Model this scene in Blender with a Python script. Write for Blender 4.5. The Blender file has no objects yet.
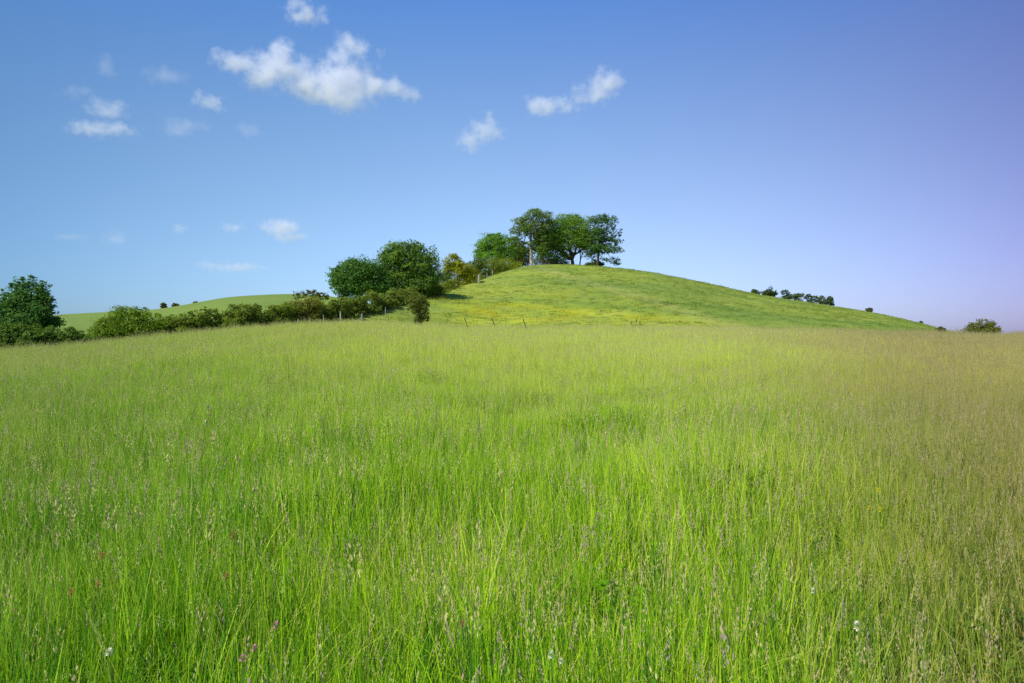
import bpy, bmesh, math, random
import numpy as np
from mathutils import Vector, Matrix

random.seed(7)
RNG = np.random.default_rng(7)
scene = bpy.context.scene
COL = scene.collection
F = 682.67            # focal length in picture widths/1024 (24 mm lens)
CAMZ = 1.6
HOR = 341.5

# ------------------------------------------------------------------ camera, sky, sun, exposure
cam = bpy.data.cameras.new("camera")
cam.lens = 24.0
cam.sensor_width = 36.0
cam.clip_start = 0.05
cam.clip_end = 40000.0
cam_ob = bpy.data.objects.new("camera", cam)
cam_ob.location = (0, 0, CAMZ)
cam_ob.rotation_euler = (math.radians(90), 0, 0)
COL.objects.link(cam_ob)
scene.camera = cam_ob

SUN_EL = math.radians(46)
SUN_AZ = math.radians(-128)     # measured from the view direction, negative = to the left
sun_dir = Vector((math.sin(SUN_AZ) * math.cos(SUN_EL), math.cos(SUN_AZ) * math.cos(SUN_EL), math.sin(SUN_EL)))

world = bpy.data.worlds.new("World")
scene.world = world
world.use_nodes = True
wn, wl = world.node_tree.nodes, world.node_tree.links
wn.clear()
w_out = wn.new("ShaderNodeOutputWorld")
w_bg = wn.new("ShaderNodeBackground")
w_sky = wn.new("ShaderNodeTexSky")
w_sky.sky_type = 'NISHITA'
w_sky.sun_disc = False
w_sky.sun_elevation = SUN_EL
w_sky.sun_rotation = SUN_AZ
w_sky.altitude = 100
w_sky.air_density = 1.0
w_sky.dust_density = 0.6
w_sky.ozone_density = 2.2
# lens tint and darkened sides put into the sky colour: a trace greener to the left, more violet to the right, whiter low down, continuing all round
w_tc = wn.new("ShaderNodeTexCoord")
w_sep = wn.new("ShaderNodeSeparateXYZ")
wl.new(w_tc.outputs["Generated"], w_sep.inputs[0])


def sky_cast(sock, lo, hi, c0, c1, c2):
    """c0 + c1 t + c2 t^2 per colour channel, t held between lo and hi"""
    cl = wn.new("ShaderNodeClamp")
    cl.inputs["Min"].default_value = lo
    cl.inputs["Max"].default_value = hi
    wl.new(sock, cl.inputs[0])
    acc = c2
    for c in (c1, c0):
        v = wn.new("ShaderNodeVectorMath")
        v.operation = 'MULTIPLY_ADD'
        if isinstance(acc, tuple): v.inputs[0].default_value = acc
        else: wl.new(acc, v.inputs[0])
        wl.new(cl.outputs[0], v.inputs[1])
        v.inputs[2].default_value = c
        acc = v.outputs[0]
    return acc


def w_mult(a, b):
    v = wn.new("ShaderNodeVectorMath")
    v.operation = 'MULTIPLY'
    wl.new(a, v.inputs[0])
    wl.new(b, v.inputs[1])
    return v.outputs[0]


cast_x = sky_cast(w_sep.outputs[0], -0.62, 0.62, (0.925, 0.968, 1.098), (0.092, -0.138, -0.095), (-1.096, -1.147, -0.99))
cast_z = sky_cast(w_sep.outputs[2], 0.0, 0.48, (0.577, 0.741, 1.072), (3.62, 1.95, -0.874), (-7.53, -3.263, 2.57))
w_col = w_mult(w_mult(w_sky.outputs[0], cast_x), cast_z)
wl.new(w_col, w_bg.inputs["Color"])
w_bg.inputs["Strength"].default_value = 0.107
wl.new(w_bg.outputs[0], w_out.inputs["Surface"])

sun = bpy.data.lights.new("sun", 'SUN')
sun.energy = 4.0
sun.angle = math.radians(0.53)
sun.color = (1.0, 0.965, 0.91)
sun_ob = bpy.data.objects.new("sun", sun)
sun_ob.rotation_euler = (-sun_dir).to_track_quat('-Z', 'Y').to_euler()
sun_ob.location = (0, 0, 60)
COL.objects.link(sun_ob)

scene.view_settings.view_transform = 'Standard'
scene.view_settings.look = 'None'
scene.view_settings.exposure = 0.6
scene.view_settings.gamma = 1.0
scene.view_settings.use_curve_mapping = False
scene.render.engine = 'CYCLES'
cy = scene.cycles
cy.max_bounces = 8
cy.diffuse_bounces = 5
cy.glossy_bounces = 2
cy.transmission_bounces = 5
cy.transparent_max_bounces = 8
cy.volume_bounces = 8
cy.volume_max_steps = 256
cy.use_denoising = True
cy.denoiser = 'OPENIMAGEDENOISE'
cy.denoising_input_passes = 'RGB_ALBEDO_NORMAL'
cy.denoising_prefilter = 'NONE'
scene.render.filter_size = 1.15
cy.sample_clamp_indirect = 3.0
cy.caustics_reflective = False
cy.caustics_refractive = False


# ------------------------------------------------------------------ small helpers
def lin(r, g, b):
    f = lambda c: (c / 255 / 12.92) if c / 255 <= 0.04045 else ((c / 255 + 0.055) / 1.055) ** 2.4
    return (f(r), f(g), f(b), 1.0)


def tag(o, label=None, cat=None, group=None, kind=None):
    if label: o["label"] = label
    if cat: o["category"] = cat
    if group: o["group"] = group
    if kind: o["kind"] = kind
    return o


def empty(name, loc):
    o = bpy.data.objects.new(name, None)
    o.empty_display_size = 0.3
    o.location = loc
    COL.objects.link(o)
    return o


def mesh_np(name, verts, faces, mat, smooth=True):
    """verts (N,3), faces (M,k) arrays -> mesh data"""
    me = bpy.data.meshes.new(name)
    verts = np.asarray(verts, dtype=np.float32)
    faces = np.asarray(faces, dtype=np.int32)
    k = faces.shape[1]
    me.vertices.add(len(verts))
    me.vertices.foreach_set("co", verts.ravel())
    me.loops.add(faces.size)
    me.loops.foreach_set("vertex_index", faces.ravel())
    me.polygons.add(len(faces))
    me.polygons.foreach_set("loop_start", np.arange(len(faces), dtype=np.int32) * k)
    me.polygons.foreach_set("loop_total", np.full(len(faces), k, dtype=np.int32))
    me.polygons.foreach_set("use_smooth", np.full(len(faces), smooth, dtype=bool))
    me.update(calc_edges=True)
    if mat is not None:
        me.materials.append(mat)
    return me


def set_attr(me, name, vals, domain='POINT', typ='FLOAT'):
    a = me.attributes.new(name, typ, domain)
    vals = np.asarray(vals, dtype=np.int32 if typ == 'INT' else np.float32)
    a.data.foreach_set("vector" if typ == 'FLOAT_VECTOR' else "value", vals.ravel())


def link(name, me, parent=None):
    o = bpy.data.objects.new(name, me)
    COL.objects.link(o)
    if parent is not None:
        o.parent = parent
    return o


# ------------------------------------------------------------------ terrain
T_PX = np.arange(-260, 1300, 4.0)


def table(pairs, smooth=4):
    xs = [p[0] for p in pairs]
    ys = [p[1] for p in pairs]
    v = np.interp(T_PX, xs, ys)
    if smooth:
        k = np.hanning(2 * smooth + 3)[1:-1]
        k /= k.sum()
        vp = np.pad(v, smooth, mode='edge')
        v = np.convolve(vp, k, mode='valid')
    return v


# grass-top line of the field's far lip, its distance, the hill's ridge line and its distance, the far hill's ridge
LIP_Y = table([(-260, 350), (0, 349), (50, 346), (100, 341.5), (150, 336.5), (200, 332), (250, 327.5), (300, 324), (350, 322.5), (400, 324.5),
               (450, 327.5), (550, 329), (650, 328.5), (750, 329.5), (850, 331.5), (930, 333), (1024, 334.5), (1300, 338)], 6)
LIP_D = table([(-260, 58), (0, 60), (200, 64), (350, 68), (500, 68), (700, 64), (1024, 62), (1300, 60)], 10)
RID_Y = table([(-260, 347), (0, 346), (100, 342), (200, 335), (260, 329), (300, 325), (340, 320), (370, 312.5), (400, 305), (430, 297), (450, 291),
               (480, 281), (500, 274), (520, 268), (540, 266.2), (570, 266.2), (600, 268.2), (650, 273.6), (700, 283), (750, 294),
               (800, 303), (850, 309.8), (900, 318.5), (930, 326), (950, 331.5), (1024, 343), (1300, 352)], 3)
RID_D = table([(-260, 66), (0, 68), (200, 74), (300, 79), (340, 86), (400, 108), (450, 132), (480, 152), (520, 178), (570, 187), (700, 190),
               (950, 215), (1024, 220), (1300, 220)], 8)
FAR_Y = table([(-260, 330), (0, 322), (40, 317.5), (60, 315), (100, 313), (140, 311.5), (165, 309), (185, 305.5), (205, 302), (225, 298.5), (250, 296.5),
               (290, 295), (330, 297), (400, 310), (460, 330), (520, 344), (1300, 352)], 4)


def height(x, y):
    x = np.atleast_1d(np.asarray(x, dtype=np.float64)).ravel()
    y = np.atleast_1d(np.asarray(y, dtype=np.float64)).ravel()
    r = np.hypot(x, y)
    th = np.arctan2(x, y)
    lim = math.atan(740 / F)
    thc = np.clip(th, -lim, lim)
    # beyond the limits let the angle keep the edge's profile
    px = 512 + F * np.tan(thc)
    d = r * np.cos(thc)
    g = lambda t: np.interp(px, T_PX, t)
    lipd, ridd = g(LIP_D), g(RID_D)
    zl = CAMZ + lipd * (HOR - g(LIP_Y)) / F - 0.68
    zr = CAMZ + ridd * (HOR - g(RID_Y)) / F
    gap = np.maximum(ridd - lipd, 4.0)
    dipd = lipd + np.minimum(0.28 * gap, 14.0)
    zd = zl - np.minimum(0.02 * gap, 0.55)
    fard = 300.0
    zf = CAMZ + fard * (HOR - g(FAR_Y)) / F
    bd = ridd + 24
    zb = zr - 2.2 - 0.10 * np.maximum(zr - zl, 0)
    md = 0.5 * (bd + fard)
    zm = np.minimum(zb, zf) * 0.5 + np.minimum(zb, zl) * 0.5
    zm = np.where(zf > zb, zb * 0.55 + zf * 0.45, zb * 0.45 + zf * 0.55)
    n = len(x)
    z0 = np.zeros(n)
    K = np.stack([z0, z0 + 6, lipd * 0.5, lipd, dipd, dipd * 0.45 + ridd * 0.55, ridd, bd, md, z0 + fard, z0 + 380, z0 + 700, z0 + 2500, z0 + 40000], 1)
    Z = np.stack([z0, z0 + 0.02, zl * 0.46, zl, zd, zd + (zr - zd) * 0.56, zr, zb, zm, zf, zf - 6, z0 - 12, z0 - 16, z0 - 20], 1)
    for i in range(1, K.shape[1]):
        K[:, i] = np.maximum(K[:, i], K[:, i - 1] + 0.5)
    # monotone piecewise cubic (Fritsch-Carlson)
    h = np.diff(K, axis=1)
    s = np.diff(Z, axis=1) / h
    m = np.zeros_like(K)
    w1 = 2 * h[:, 1:] + h[:, :-1]
    w2 = h[:, 1:] + 2 * h[:, :-1]
    prod = s[:, 1:] * s[:, :-1]
    with np.errstate(divide='ignore', invalid='ignore'):
        hm = (w1 + w2) / (w1 / s[:, :-1] + w2 / s[:, 1:])
    m[:, 1:-1] = np.where(prod > 0, hm, 0)
    m[:, 0] = s[:, 0] * 0
    m[:, -1] = s[:, -1]
    idx = np.clip((d[:, None] >= K).sum(1) - 1, 0, K.shape[1] - 2)
    ar = np.arange(n)
    k0, hh = K[ar, idx], h[ar, idx]
    t = np.clip((d - k0) / hh, 0, 1)
    a, b = Z[ar, idx], Z[ar, idx + 1]
    ma, mb = m[ar, idx] * hh, m[ar, idx + 1] * hh
    z = (2 * t**3 - 3 * t**2 + 1) * a + (t**3 - 2 * t**2 + t) * ma + (-2 * t**3 + 3 * t**2) * b + (t**3 - t**2) * mb
    # small unevenness of the land
    und = 0.05 * np.sin(x * 0.31 + 1.3) * np.sin(y * 0.27) + 0.10 * np.sin(x * 0.09 + y * 0.055 + 2.0) * np.cos(y * 0.075 - x * 0.02)
    und *= np.clip(r / 15, 0, 1) * np.clip((400 - r) / 200, 0, 1)
    und2 = 0.07 * np.sin(x * 0.62 + y * 0.21) * np.sin(y * 0.47 - x * 0.33 + 1.0) + 0.05 * np.sin(x * 1.13 + 0.4) * np.sin(y * 0.9 + x * 0.2)
    return z + und + und2 * np.clip((r - 75) / 40, 0, 1) * np.clip((330 - r) / 60, 0, 1)


def H(x, y):
    return float(height(x, y)[0])


def at(px, D):
    """ground point seen at picture column px, D metres ahead"""
    x = (px - 512) * D / F
    return Vector((x, D, H(x, D)))


# ------------------------------------------------------------------ materials
def new_mat(name):
    m = bpy.data.materials.new(name)
    m.use_nodes = True
    m.node_tree.nodes.clear()
    return m, m.node_tree.nodes, m.node_tree.links


def mixc(n, l, a, b, fac, mode='MIX'):
    x = n.new("ShaderNodeMix")
    x.data_type = 'RGBA'
    x.blend_type = mode
    for s, v in (("A", a), ("B", b)):
        if isinstance(v, tuple): x.inputs[s].default_value = v
        else: l.new(v, x.inputs[s])
    if isinstance(fac, (int, float)): x.inputs["Factor"].default_value = fac
    else: l.new(fac, x.inputs["Factor"])
    return x.outputs["Result"]


def noise(n, l, vec, scale, detail=3, rough=0.55):
    t = n.new("ShaderNodeTexNoise")
    t.inputs["Scale"].default_value = scale
    t.inputs["Detail"].default_value = detail
    t.inputs["Roughness"].default_value = rough
    if vec is not None: l.new(vec, t.inputs["Vector"])
    return t.outputs["Fac"]


def ramp(n, l, fac, lo, hi, smooth=True):
    m = n.new("ShaderNodeMapRange")
    if smooth: m.interpolation_type = 'SMOOTHSTEP'
    m.inputs["From Min"].default_value = lo
    m.inputs["From Max"].default_value = hi
    l.new(fac, m.inputs[0])
    return m.outputs[0]


def math_n(n, l, op, a, b=None):
    x = n.new("ShaderNodeMath")
    x.operation = op
    for i, v in enumerate((a, b)):
        if v is None: continue
        if isinstance(v, (int, float)): x.inputs[i].default_value = v
        else: l.new(v, x.inputs[i])
    return x.outputs[0]


def mapped(n, l, scale):
    g = n.new("ShaderNodeNewGeometry")
    m = n.new("ShaderNodeMapping")
    m.inputs["Scale"].default_value = scale
    l.new(g.outputs["Position"], m.inputs["Vector"])
    return m.outputs[0]


def leaf_shader(n, l, color, trans=0.35, rough=0.55, spec=0.25, up=0.0):
    p = n.new("ShaderNodeBsdfPrincipled")
    nrm = None
    if up > 0:                                  # shading normal bent upward to brighten blades and seed heads
        g = n.new("ShaderNodeNewGeometry")
        mv = n.new("ShaderNodeMix")
        mv.data_type = 'VECTOR'
        mv.inputs["Factor"].default_value = up
        l.new(g.outputs["Normal"], mv.inputs["A"])
        mv.inputs["B"].default_value = (0, 0, 1)
        nv = n.new("ShaderNodeVectorMath"); nv.operation = 'NORMALIZE'
        l.new(mv.outputs["Result"], nv.inputs[0])
        nrm = nv.outputs[0]
        l.new(nrm, p.inputs["Normal"])
    p.inputs["Roughness"].default_value = rough
    p.inputs["Specular IOR Level"].default_value = spec
    l.new(color, p.inputs["Base Color"])
    t = n.new("ShaderNodeBsdfTranslucent")
    l.new(mixc(n, l, color, (1.12, 1.05, 0.6, 1), 1.0, 'MULTIPLY'), t.inputs["Color"])   # light passing through a leaf comes out yellower
    mx = n.new("ShaderNodeMixShader")
    mx.inputs[0].default_value = trans
    l.new(p.outputs[0], mx.inputs[1])
    l.new(t.outputs[0], mx.inputs[2])
    o = n.new("ShaderNodeOutputMaterial")
    l.new(mx.outputs[0], o.inputs["Surface"])


def attr(n, name, typ='GEOMETRY', out="Fac"):
    a = n.new("ShaderNodeAttribute")
    a.attribute_type = typ
    a.attribute_name = name
    return a.outputs[out]


# tree and shrub leaves: the object's own colour, varied leaf by leaf
M_LEAF, n, l = new_mat("leaves")
oi = n.new("ShaderNodeObjectInfo")
t = attr(n, "tint")
lo_c = mixc(n, l, oi.outputs["Color"], (0.55, 0.62, 0.66, 1), 1.0, 'MULTIPLY')
hi_c = mixc(n, l, oi.outputs["Color"], (1.75, 1.55, 1.05, 1), 1.0, 'MULTIPLY')
leaf_shader(n, l, mixc(n, l, lo_c, hi_c, t), trans=0.44, spec=0.06, rough=0.65)

# bark
def bark_mat(name, c1, c2):
    m, n, l = new_mat(name)
    v = mapped(n, l, (3, 3, 0.7))
    f = noise(n, l, v, 2.0, 4, 0.65)
    c = mixc(n, l, c1, c2, ramp(n, l, f, 0.35, 0.65))
    p = n.new("ShaderNodeBsdfPrincipled")
    p.inputs["Roughness"].default_value = 0.9
    p.inputs["Specular IOR Level"].default_value = 0.15
    l.new(c, p.inputs["Base Color"])
    b = n.new("ShaderNodeBump")
    b.inputs["Strength"].default_value = 0.6
    b.inputs["Distance"].default_value = 0.05
    l.new(f, b.inputs["Height"])
    l.new(b.outputs[0], p.inputs["Normal"])
    o = n.new("ShaderNodeOutputMaterial")
    l.new(p.outputs[0], o.inputs["Surface"])
    return m


M_BARK = bark_mat("dark bark", (0.035, 0.027, 0.02, 1), (0.09, 0.07, 0.05, 1))
M_PALE = bark_mat("pale bark", (0.30, 0.27, 0.20, 1), (0.48, 0.43, 0.33, 1))
M_POST = bark_mat("weathered post wood", (0.16, 0.15, 0.12, 1), (0.42, 0.40, 0.33, 1))
M_POSTD = bark_mat("dark post wood", (0.035, 0.03, 0.024, 1), (0.10, 0.085, 0.065, 1))

# soil and litter under the meadow
M_GROUND, n, l = new_mat("meadow soil")
f = noise(n, l, mapped(n, l, (1, 1, 1)), 3.0, 6, 0.7)
c = mixc(n, l, (0.030, 0.040, 0.010, 1), (0.075, 0.105, 0.022, 1), f)
p = n.new("ShaderNodeBsdfPrincipled")
p.inputs["Roughness"].default_value = 1.0
p.inputs["Specular IOR Level"].default_value = 0.05
l.new(c, p.inputs["Base Color"])
o = n.new("ShaderNodeOutputMaterial")
l.new(p.outputs[0], o.inputs["Surface"])


# grazed turf of the hills
def turf_color(n, l):
    v_big = mapped(n, l, (0.022, 0.075, 0.06))
    v_mid = mapped(n, l, (0.10, 0.30, 0.5))
    v_fine = mapped(n, l, (2.2, 1.0, 1.3))
    big = noise(n, l, v_big, 1.0, 4, 0.6)
    mid = noise(n, l, v_mid, 1.0, 5, 0.65)
    fine = noise(n, l, v_fine, 1.0, 4, 0.7)
    c = mixc(n, l, (0.135, 0.205, 0.030, 1), (0.235, 0.280, 0.036, 1), ramp(n, l, big, 0.36, 0.64))
    c = mixc(n, l, c, (0.30, 0.30, 0.075, 1), math_n(n, l, 'MULTIPLY', ramp(n, l, mid, 0.50, 0.74), 0.55))
    c = mixc(n, l, c, (0.095, 0.155, 0.028, 1), math_n(n, l, 'MULTIPLY', ramp(n, l, fine, 0.50, 0.80), 0.12))
    return c, mid


M_HILL, n, l = new_mat("hill turf")
c, mid = turf_color(n, l)
# a faint worn track slanting down the hill's right flank
g0 = n.new("ShaderNodeNewGeometry")
sp0 = n.new("ShaderNodeSeparateXYZ")
l.new(g0.outputs["Position"], sp0.inputs[0])
trk = math_n(n, l, 'SUBTRACT', math_n(n, l, 'ADD', sp0.outputs[0], math_n(n, l, 'MULTIPLY', sp0.outputs[1], 0.5)), 87.7)
trk = math_n(n, l, 'ABSOLUTE', math_n(n, l, 'ADD', trk, math_n(n, l, 'MULTIPLY', math_n(n, l, 'SUBTRACT', mid, 0.5), 9.0)))
c = mixc(n, l, c, (0.33, 0.31, 0.10, 1), math_n(n, l, 'MULTIPLY', math_n(n, l, 'SUBTRACT', 1.0, ramp(n, l, trk, 0.2, 6.0)), 0.30))
# the buttercup belt along the hill's foot
g = n.new("ShaderNodeNewGeometry")
sep = n.new("ShaderNodeSeparateXYZ")
l.new(g.outputs["Position"], sep.inputs[0])
wob = noise(n, l, mapped(n, l, (0.06, 0.06, 0.06)), 1.0, 3, 0.5)
yy = math_n(n, l, 'ADD', sep.outputs[1], math_n(n, l, 'MULTIPLY', math_n(n, l, 'SUBTRACT', wob, 0.5), 26.0))
band = math_n(n, l, 'MULTIPLY', ramp(n, l, yy, 78, 90), math_n(n, l, 'SUBTRACT', 1.0, ramp(n, l, yy, 108, 132)))
side = math_n(n, l, 'MULTIPLY', ramp(n, l, sep.outputs[0], -16, -8), math_n(n, l, 'SUBTRACT', 1.0, ramp(n, l, sep.outputs[0], 14, 44)))
streak = ramp(n, l, noise(n, l, mapped(n, l, (0.10, 0.22, 0.5)), 1.0, 5, 0.65), 0.34, 0.70)
yel = math_n(n, l, 'MULTIPLY', math_n(n, l, 'MULTIPLY', band, side), streak)
c = mixc(n, l, c, (0.52, 0.52, 0.02, 1), math_n(n, l, 'MULTIPLY', yel, 0.42))
p = n.new("ShaderNodeBsdfPrincipled")
p.inputs["Roughness"].default_value = 0.95
p.inputs["Specular IOR Level"].default_value = 0.08
l.new(c, p.inputs["Base Color"])
bp = n.new("ShaderNodeBump")
bp.inputs["Strength"].default_value = 0.25
bp.inputs["Distance"].default_value = 0.12
l.new(noise(n, l, mapped(n, l, (1, 1, 1)), 0.9, 6, 0.75), bp.inputs["Height"])
l.new(bp.outputs[0], p.inputs["Normal"])
o = n.new("ShaderNodeOutputMaterial")
l.new(p.outputs[0], o.inputs["Surface"])

M_FAR, n, l = new_mat("far pasture")
c, mid = turf_color(n, l)
c = mixc(n, l, c, (0.125, 0.185, 0.036, 1), 0.8)
p = n.new("ShaderNodeBsdfPrincipled")
p.inputs["Roughness"].default_value = 0.95
p.inputs["Specular IOR Level"].default_value = 0.08
l.new(c, p.inputs["Base Color"])
o = n.new("ShaderNodeOutputMaterial")
l.new(p.outputs[0], o.inputs["Surface"])

# meadow grass: blade tint (0 green .. 1 straw), drier to the east of the field and in patches
M_GRASS, n, l = new_mat("meadow grass blades")
tone = attr(n, "tone", 'INSTANCER')
t = math_n(n, l, 'ADD', attr(n, "tint"), math_n(n, l, 'MULTIPLY', math_n(n, l, 'SUBTRACT', tone, 0.5), 0.62))
hgt = attr(n, "along")
g = n.new("ShaderNodeNewGeometry")
sep = n.new("ShaderNodeSeparateXYZ")
l.new(g.outputs["Position"], sep.inputs[0])
# dryness: grows with x relative to y (the dry half of the field), broken by noise
big = noise(n, l, mapped(n, l, (0.11, 0.06, 0)), 1.0, 4, 0.6)
sml = noise(n, l, mapped(n, l, (0.9, 0.5, 0)), 1.0, 3, 0.6)
e1 = math_n(n, l, 'SUBTRACT', sep.outputs[0], math_n(n, l, 'MULTIPLY', sep.outputs[1], 0.30))
e2 = math_n(n, l, 'DIVIDE', e1, math_n(n, l, 'ADD', math_n(n, l, 'MULTIPLY', sep.outputs[1], 0.34), 0.9))
dry = ramp(n, l, math_n(n, l, 'ADD', e2, math_n(n, l, 'MULTIPLY', math_n(n, l, 'SUBTRACT', big, 0.5), 1.2)), -0.30, 0.92)
lush = math_n(n, l, 'SUBTRACT', 1.0, ramp(n, l, math_n(n, l, 'ADD', math_n(n, l, 'DIVIDE', sep.outputs[0], math_n(n, l, 'ADD', math_n(n, l, 'MULTIPLY', sep.outputs[1], 0.75), 1.0)),
              math_n(n, l, 'MULTIPLY', math_n(n, l, 'SUBTRACT', sml, 0.5), 0.5)), -0.95, 0.05))
far = ramp(n, l, sep.outputs[1], 1, 26)  # far grass riper yellow; brightness of sunlit canopy tops put into colour too
gr = n.new("ShaderNodeValToRGB")
gr.color_ramp.elements[0].color = (0.020, 0.110, 0.016, 1)
gr.color_ramp.elements[1].color = (0.56, 0.50, 0.17, 1)
for p_, c_ in ((0.30, (0.130, 0.345, 0.005, 1)), (0.62, (0.340, 0.560, 0.006, 1)), (0.90, (0.56, 0.72, 0.030, 1)), (0.965, (0.48, 0.50, 0.10, 1))):
    e = gr.color_ramp.elements.new(p_)
    e.color = c_
l.new(t, gr.inputs[0])
green = mixc(n, l, gr.outputs[0], (0.055, 0.255, 0.014, 1), math_n(n, l, 'MULTIPLY', lush, 0.52))
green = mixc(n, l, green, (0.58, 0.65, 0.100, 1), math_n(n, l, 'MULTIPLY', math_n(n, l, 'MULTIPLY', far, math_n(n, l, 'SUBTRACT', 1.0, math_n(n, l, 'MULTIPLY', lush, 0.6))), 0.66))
straw = mixc(n, l, (0.075, 0.110, 0.018, 1), (0.34, 0.29, 0.075, 1), t)
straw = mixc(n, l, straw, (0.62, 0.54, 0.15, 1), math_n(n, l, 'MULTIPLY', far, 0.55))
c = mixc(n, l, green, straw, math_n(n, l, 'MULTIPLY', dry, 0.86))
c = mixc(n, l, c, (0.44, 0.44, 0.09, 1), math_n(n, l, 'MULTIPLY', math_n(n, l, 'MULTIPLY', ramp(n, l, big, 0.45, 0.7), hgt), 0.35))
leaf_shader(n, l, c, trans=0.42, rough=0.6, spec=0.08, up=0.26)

M_SEED, n, l = new_mat("grass seed heads")
t = attr(n, "tint")
cr = n.new("ShaderNodeValToRGB")
cr.color_ramp.elements[0].color = (0.30, 0.40, 0.07, 1)
cr.color_ramp.elements[1].color = (0.30, 0.22, 0.19, 1)
e = cr.color_ramp.elements.new(0.45); e.color = (0.48, 0.45, 0.16, 1)
e = cr.color_ramp.elements.new(0.8); e.color = (0.42, 0.33, 0.17, 1)
l.new(t, cr.inputs[0])
g = n.new("ShaderNodeNewGeometry")
sep = n.new("ShaderNodeSeparateXYZ")
l.new(g.outputs["Position"], sep.inputs[0])
e1 = math_n(n, l, 'SUBTRACT', sep.outputs[0], math_n(n, l, 'MULTIPLY', sep.outputs[1], 0.30))
e2 = math_n(n, l, 'DIVIDE', e1, math_n(n, l, 'ADD', math_n(n, l, 'MULTIPLY', sep.outputs[1], 0.34), 0.9))
pur = mixc(n, l, (0.12, 0.095, 0.065, 1), (0.34, 0.28, 0.11, 1), t)
sc_ = mixc(n, l, cr.outputs[0], pur, math_n(n, l, 'MULTIPLY', ramp(n, l, e2, -0.2, 0.9), 0.75))
leaf_shader(n, l, sc_, trans=0.30, rough=0.7, spec=0.1, up=0.4)


def plain_leafy(name, c1, c2, trans=0.25):
    m, n, l = new_mat(name)
    f = noise(n, l, mapped(n, l, (1, 1, 1)), 160.0, 2, 0.6)
    leaf_shader(n, l, mixc(n, l, c1, c2, f), trans=trans, rough=0.7, spec=0.1)
    return m


M_BUTTER = plain_leafy("buttercup petals", (0.74, 0.60, 0.01, 1), (0.82, 0.72, 0.03, 1))
M_PINK = plain_leafy("pink clover petals", (0.55, 0.20, 0.24, 1), (0.72, 0.42, 0.42, 1))
M_RUST = plain_leafy("rusty sorrel seeds", (0.38, 0.10, 0.05, 1), (0.55, 0.22, 0.10, 1))
M_WHITE = plain_leafy("white clover petals", (0.74, 0.72, 0.52, 1), (0.84, 0.82, 0.66, 1))
M_STEM = plain_leafy("flower stem", (0.12, 0.24, 0.03, 1), (0.2, 0.32, 0.05, 1))

# ------------------------------------------------------------------ ground, hill, distant hill (one height field, three sheets)
th = np.concatenate([np.radians(np.linspace(-180, -46, 60, endpoint=False)), np.radians(np.linspace(-46, 46, 560, endpoint=False)), np.radians(np.linspace(46, 180, 60, endpoint=False))])
rr = np.concatenate([[0.0], np.geomspace(0.6, 55, 46), np.linspace(57, 330, 110), np.geomspace(345, 30000, 34)])
TH, RR = np.meshgrid(th, rr)
Xg, Yg = RR * np.sin(TH), RR * np.cos(TH)
Zg = height(Xg, Yg).reshape(Xg.shape)
V = np.stack([Xg.ravel(), Yg.ravel(), Zg.ravel()], 1)
nr, nt = len(rr), len(th)
I, J = np.meshgrid(np.arange(nr - 1), np.arange(nt), indexing='ij')
J2 = (J + 1) % nt
quads = np.stack([I * nt + J, I * nt + J2, (I + 1) * nt + J2, (I + 1) * nt + J], -1).reshape(-1, 4)
fi, fj = I.ravel(), J.ravel()
f_r = rr[fi]
f_px = 512 + F * np.tan(np.clip(th[fj], -1.2, 1.2))
f_d = f_r * np.cos(np.clip(th[fj], -0.8, 0.8))
lip_here = np.interp(f_px, T_PX, LIP_D)
rid_here = np.interp(f_px, T_PX, RID_D)
beyond = f_d > lip_here + np.minimum(0.28 * np.maximum(rid_here - lip_here, 4), 14) - 1.0
front = np.abs(th[fj]) < math.radians(46)
cls = np.where(beyond & front & (f_px > 300), 1, np.where(beyond & front, 2, 0))


def sheet(name, k, mat):
    q = quads[cls == k][:, ::-1]
    used, inv = np.unique(q, return_inverse=True)
    o = link(name, mesh_np(name, V[used], inv.reshape(q.shape), mat))
    o["kind"] = "structure"
    return o


sheet("ground", 0, M_GROUND)
sheet("hill", 1, M_HILL)
sheet("distant_hill", 2, M_FAR)

# ------------------------------------------------------------------ grass tufts (sources for the geometry-node scatter)
SRC = bpy.data.collections.new("grass_sources")           # not linked to the scene


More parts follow.
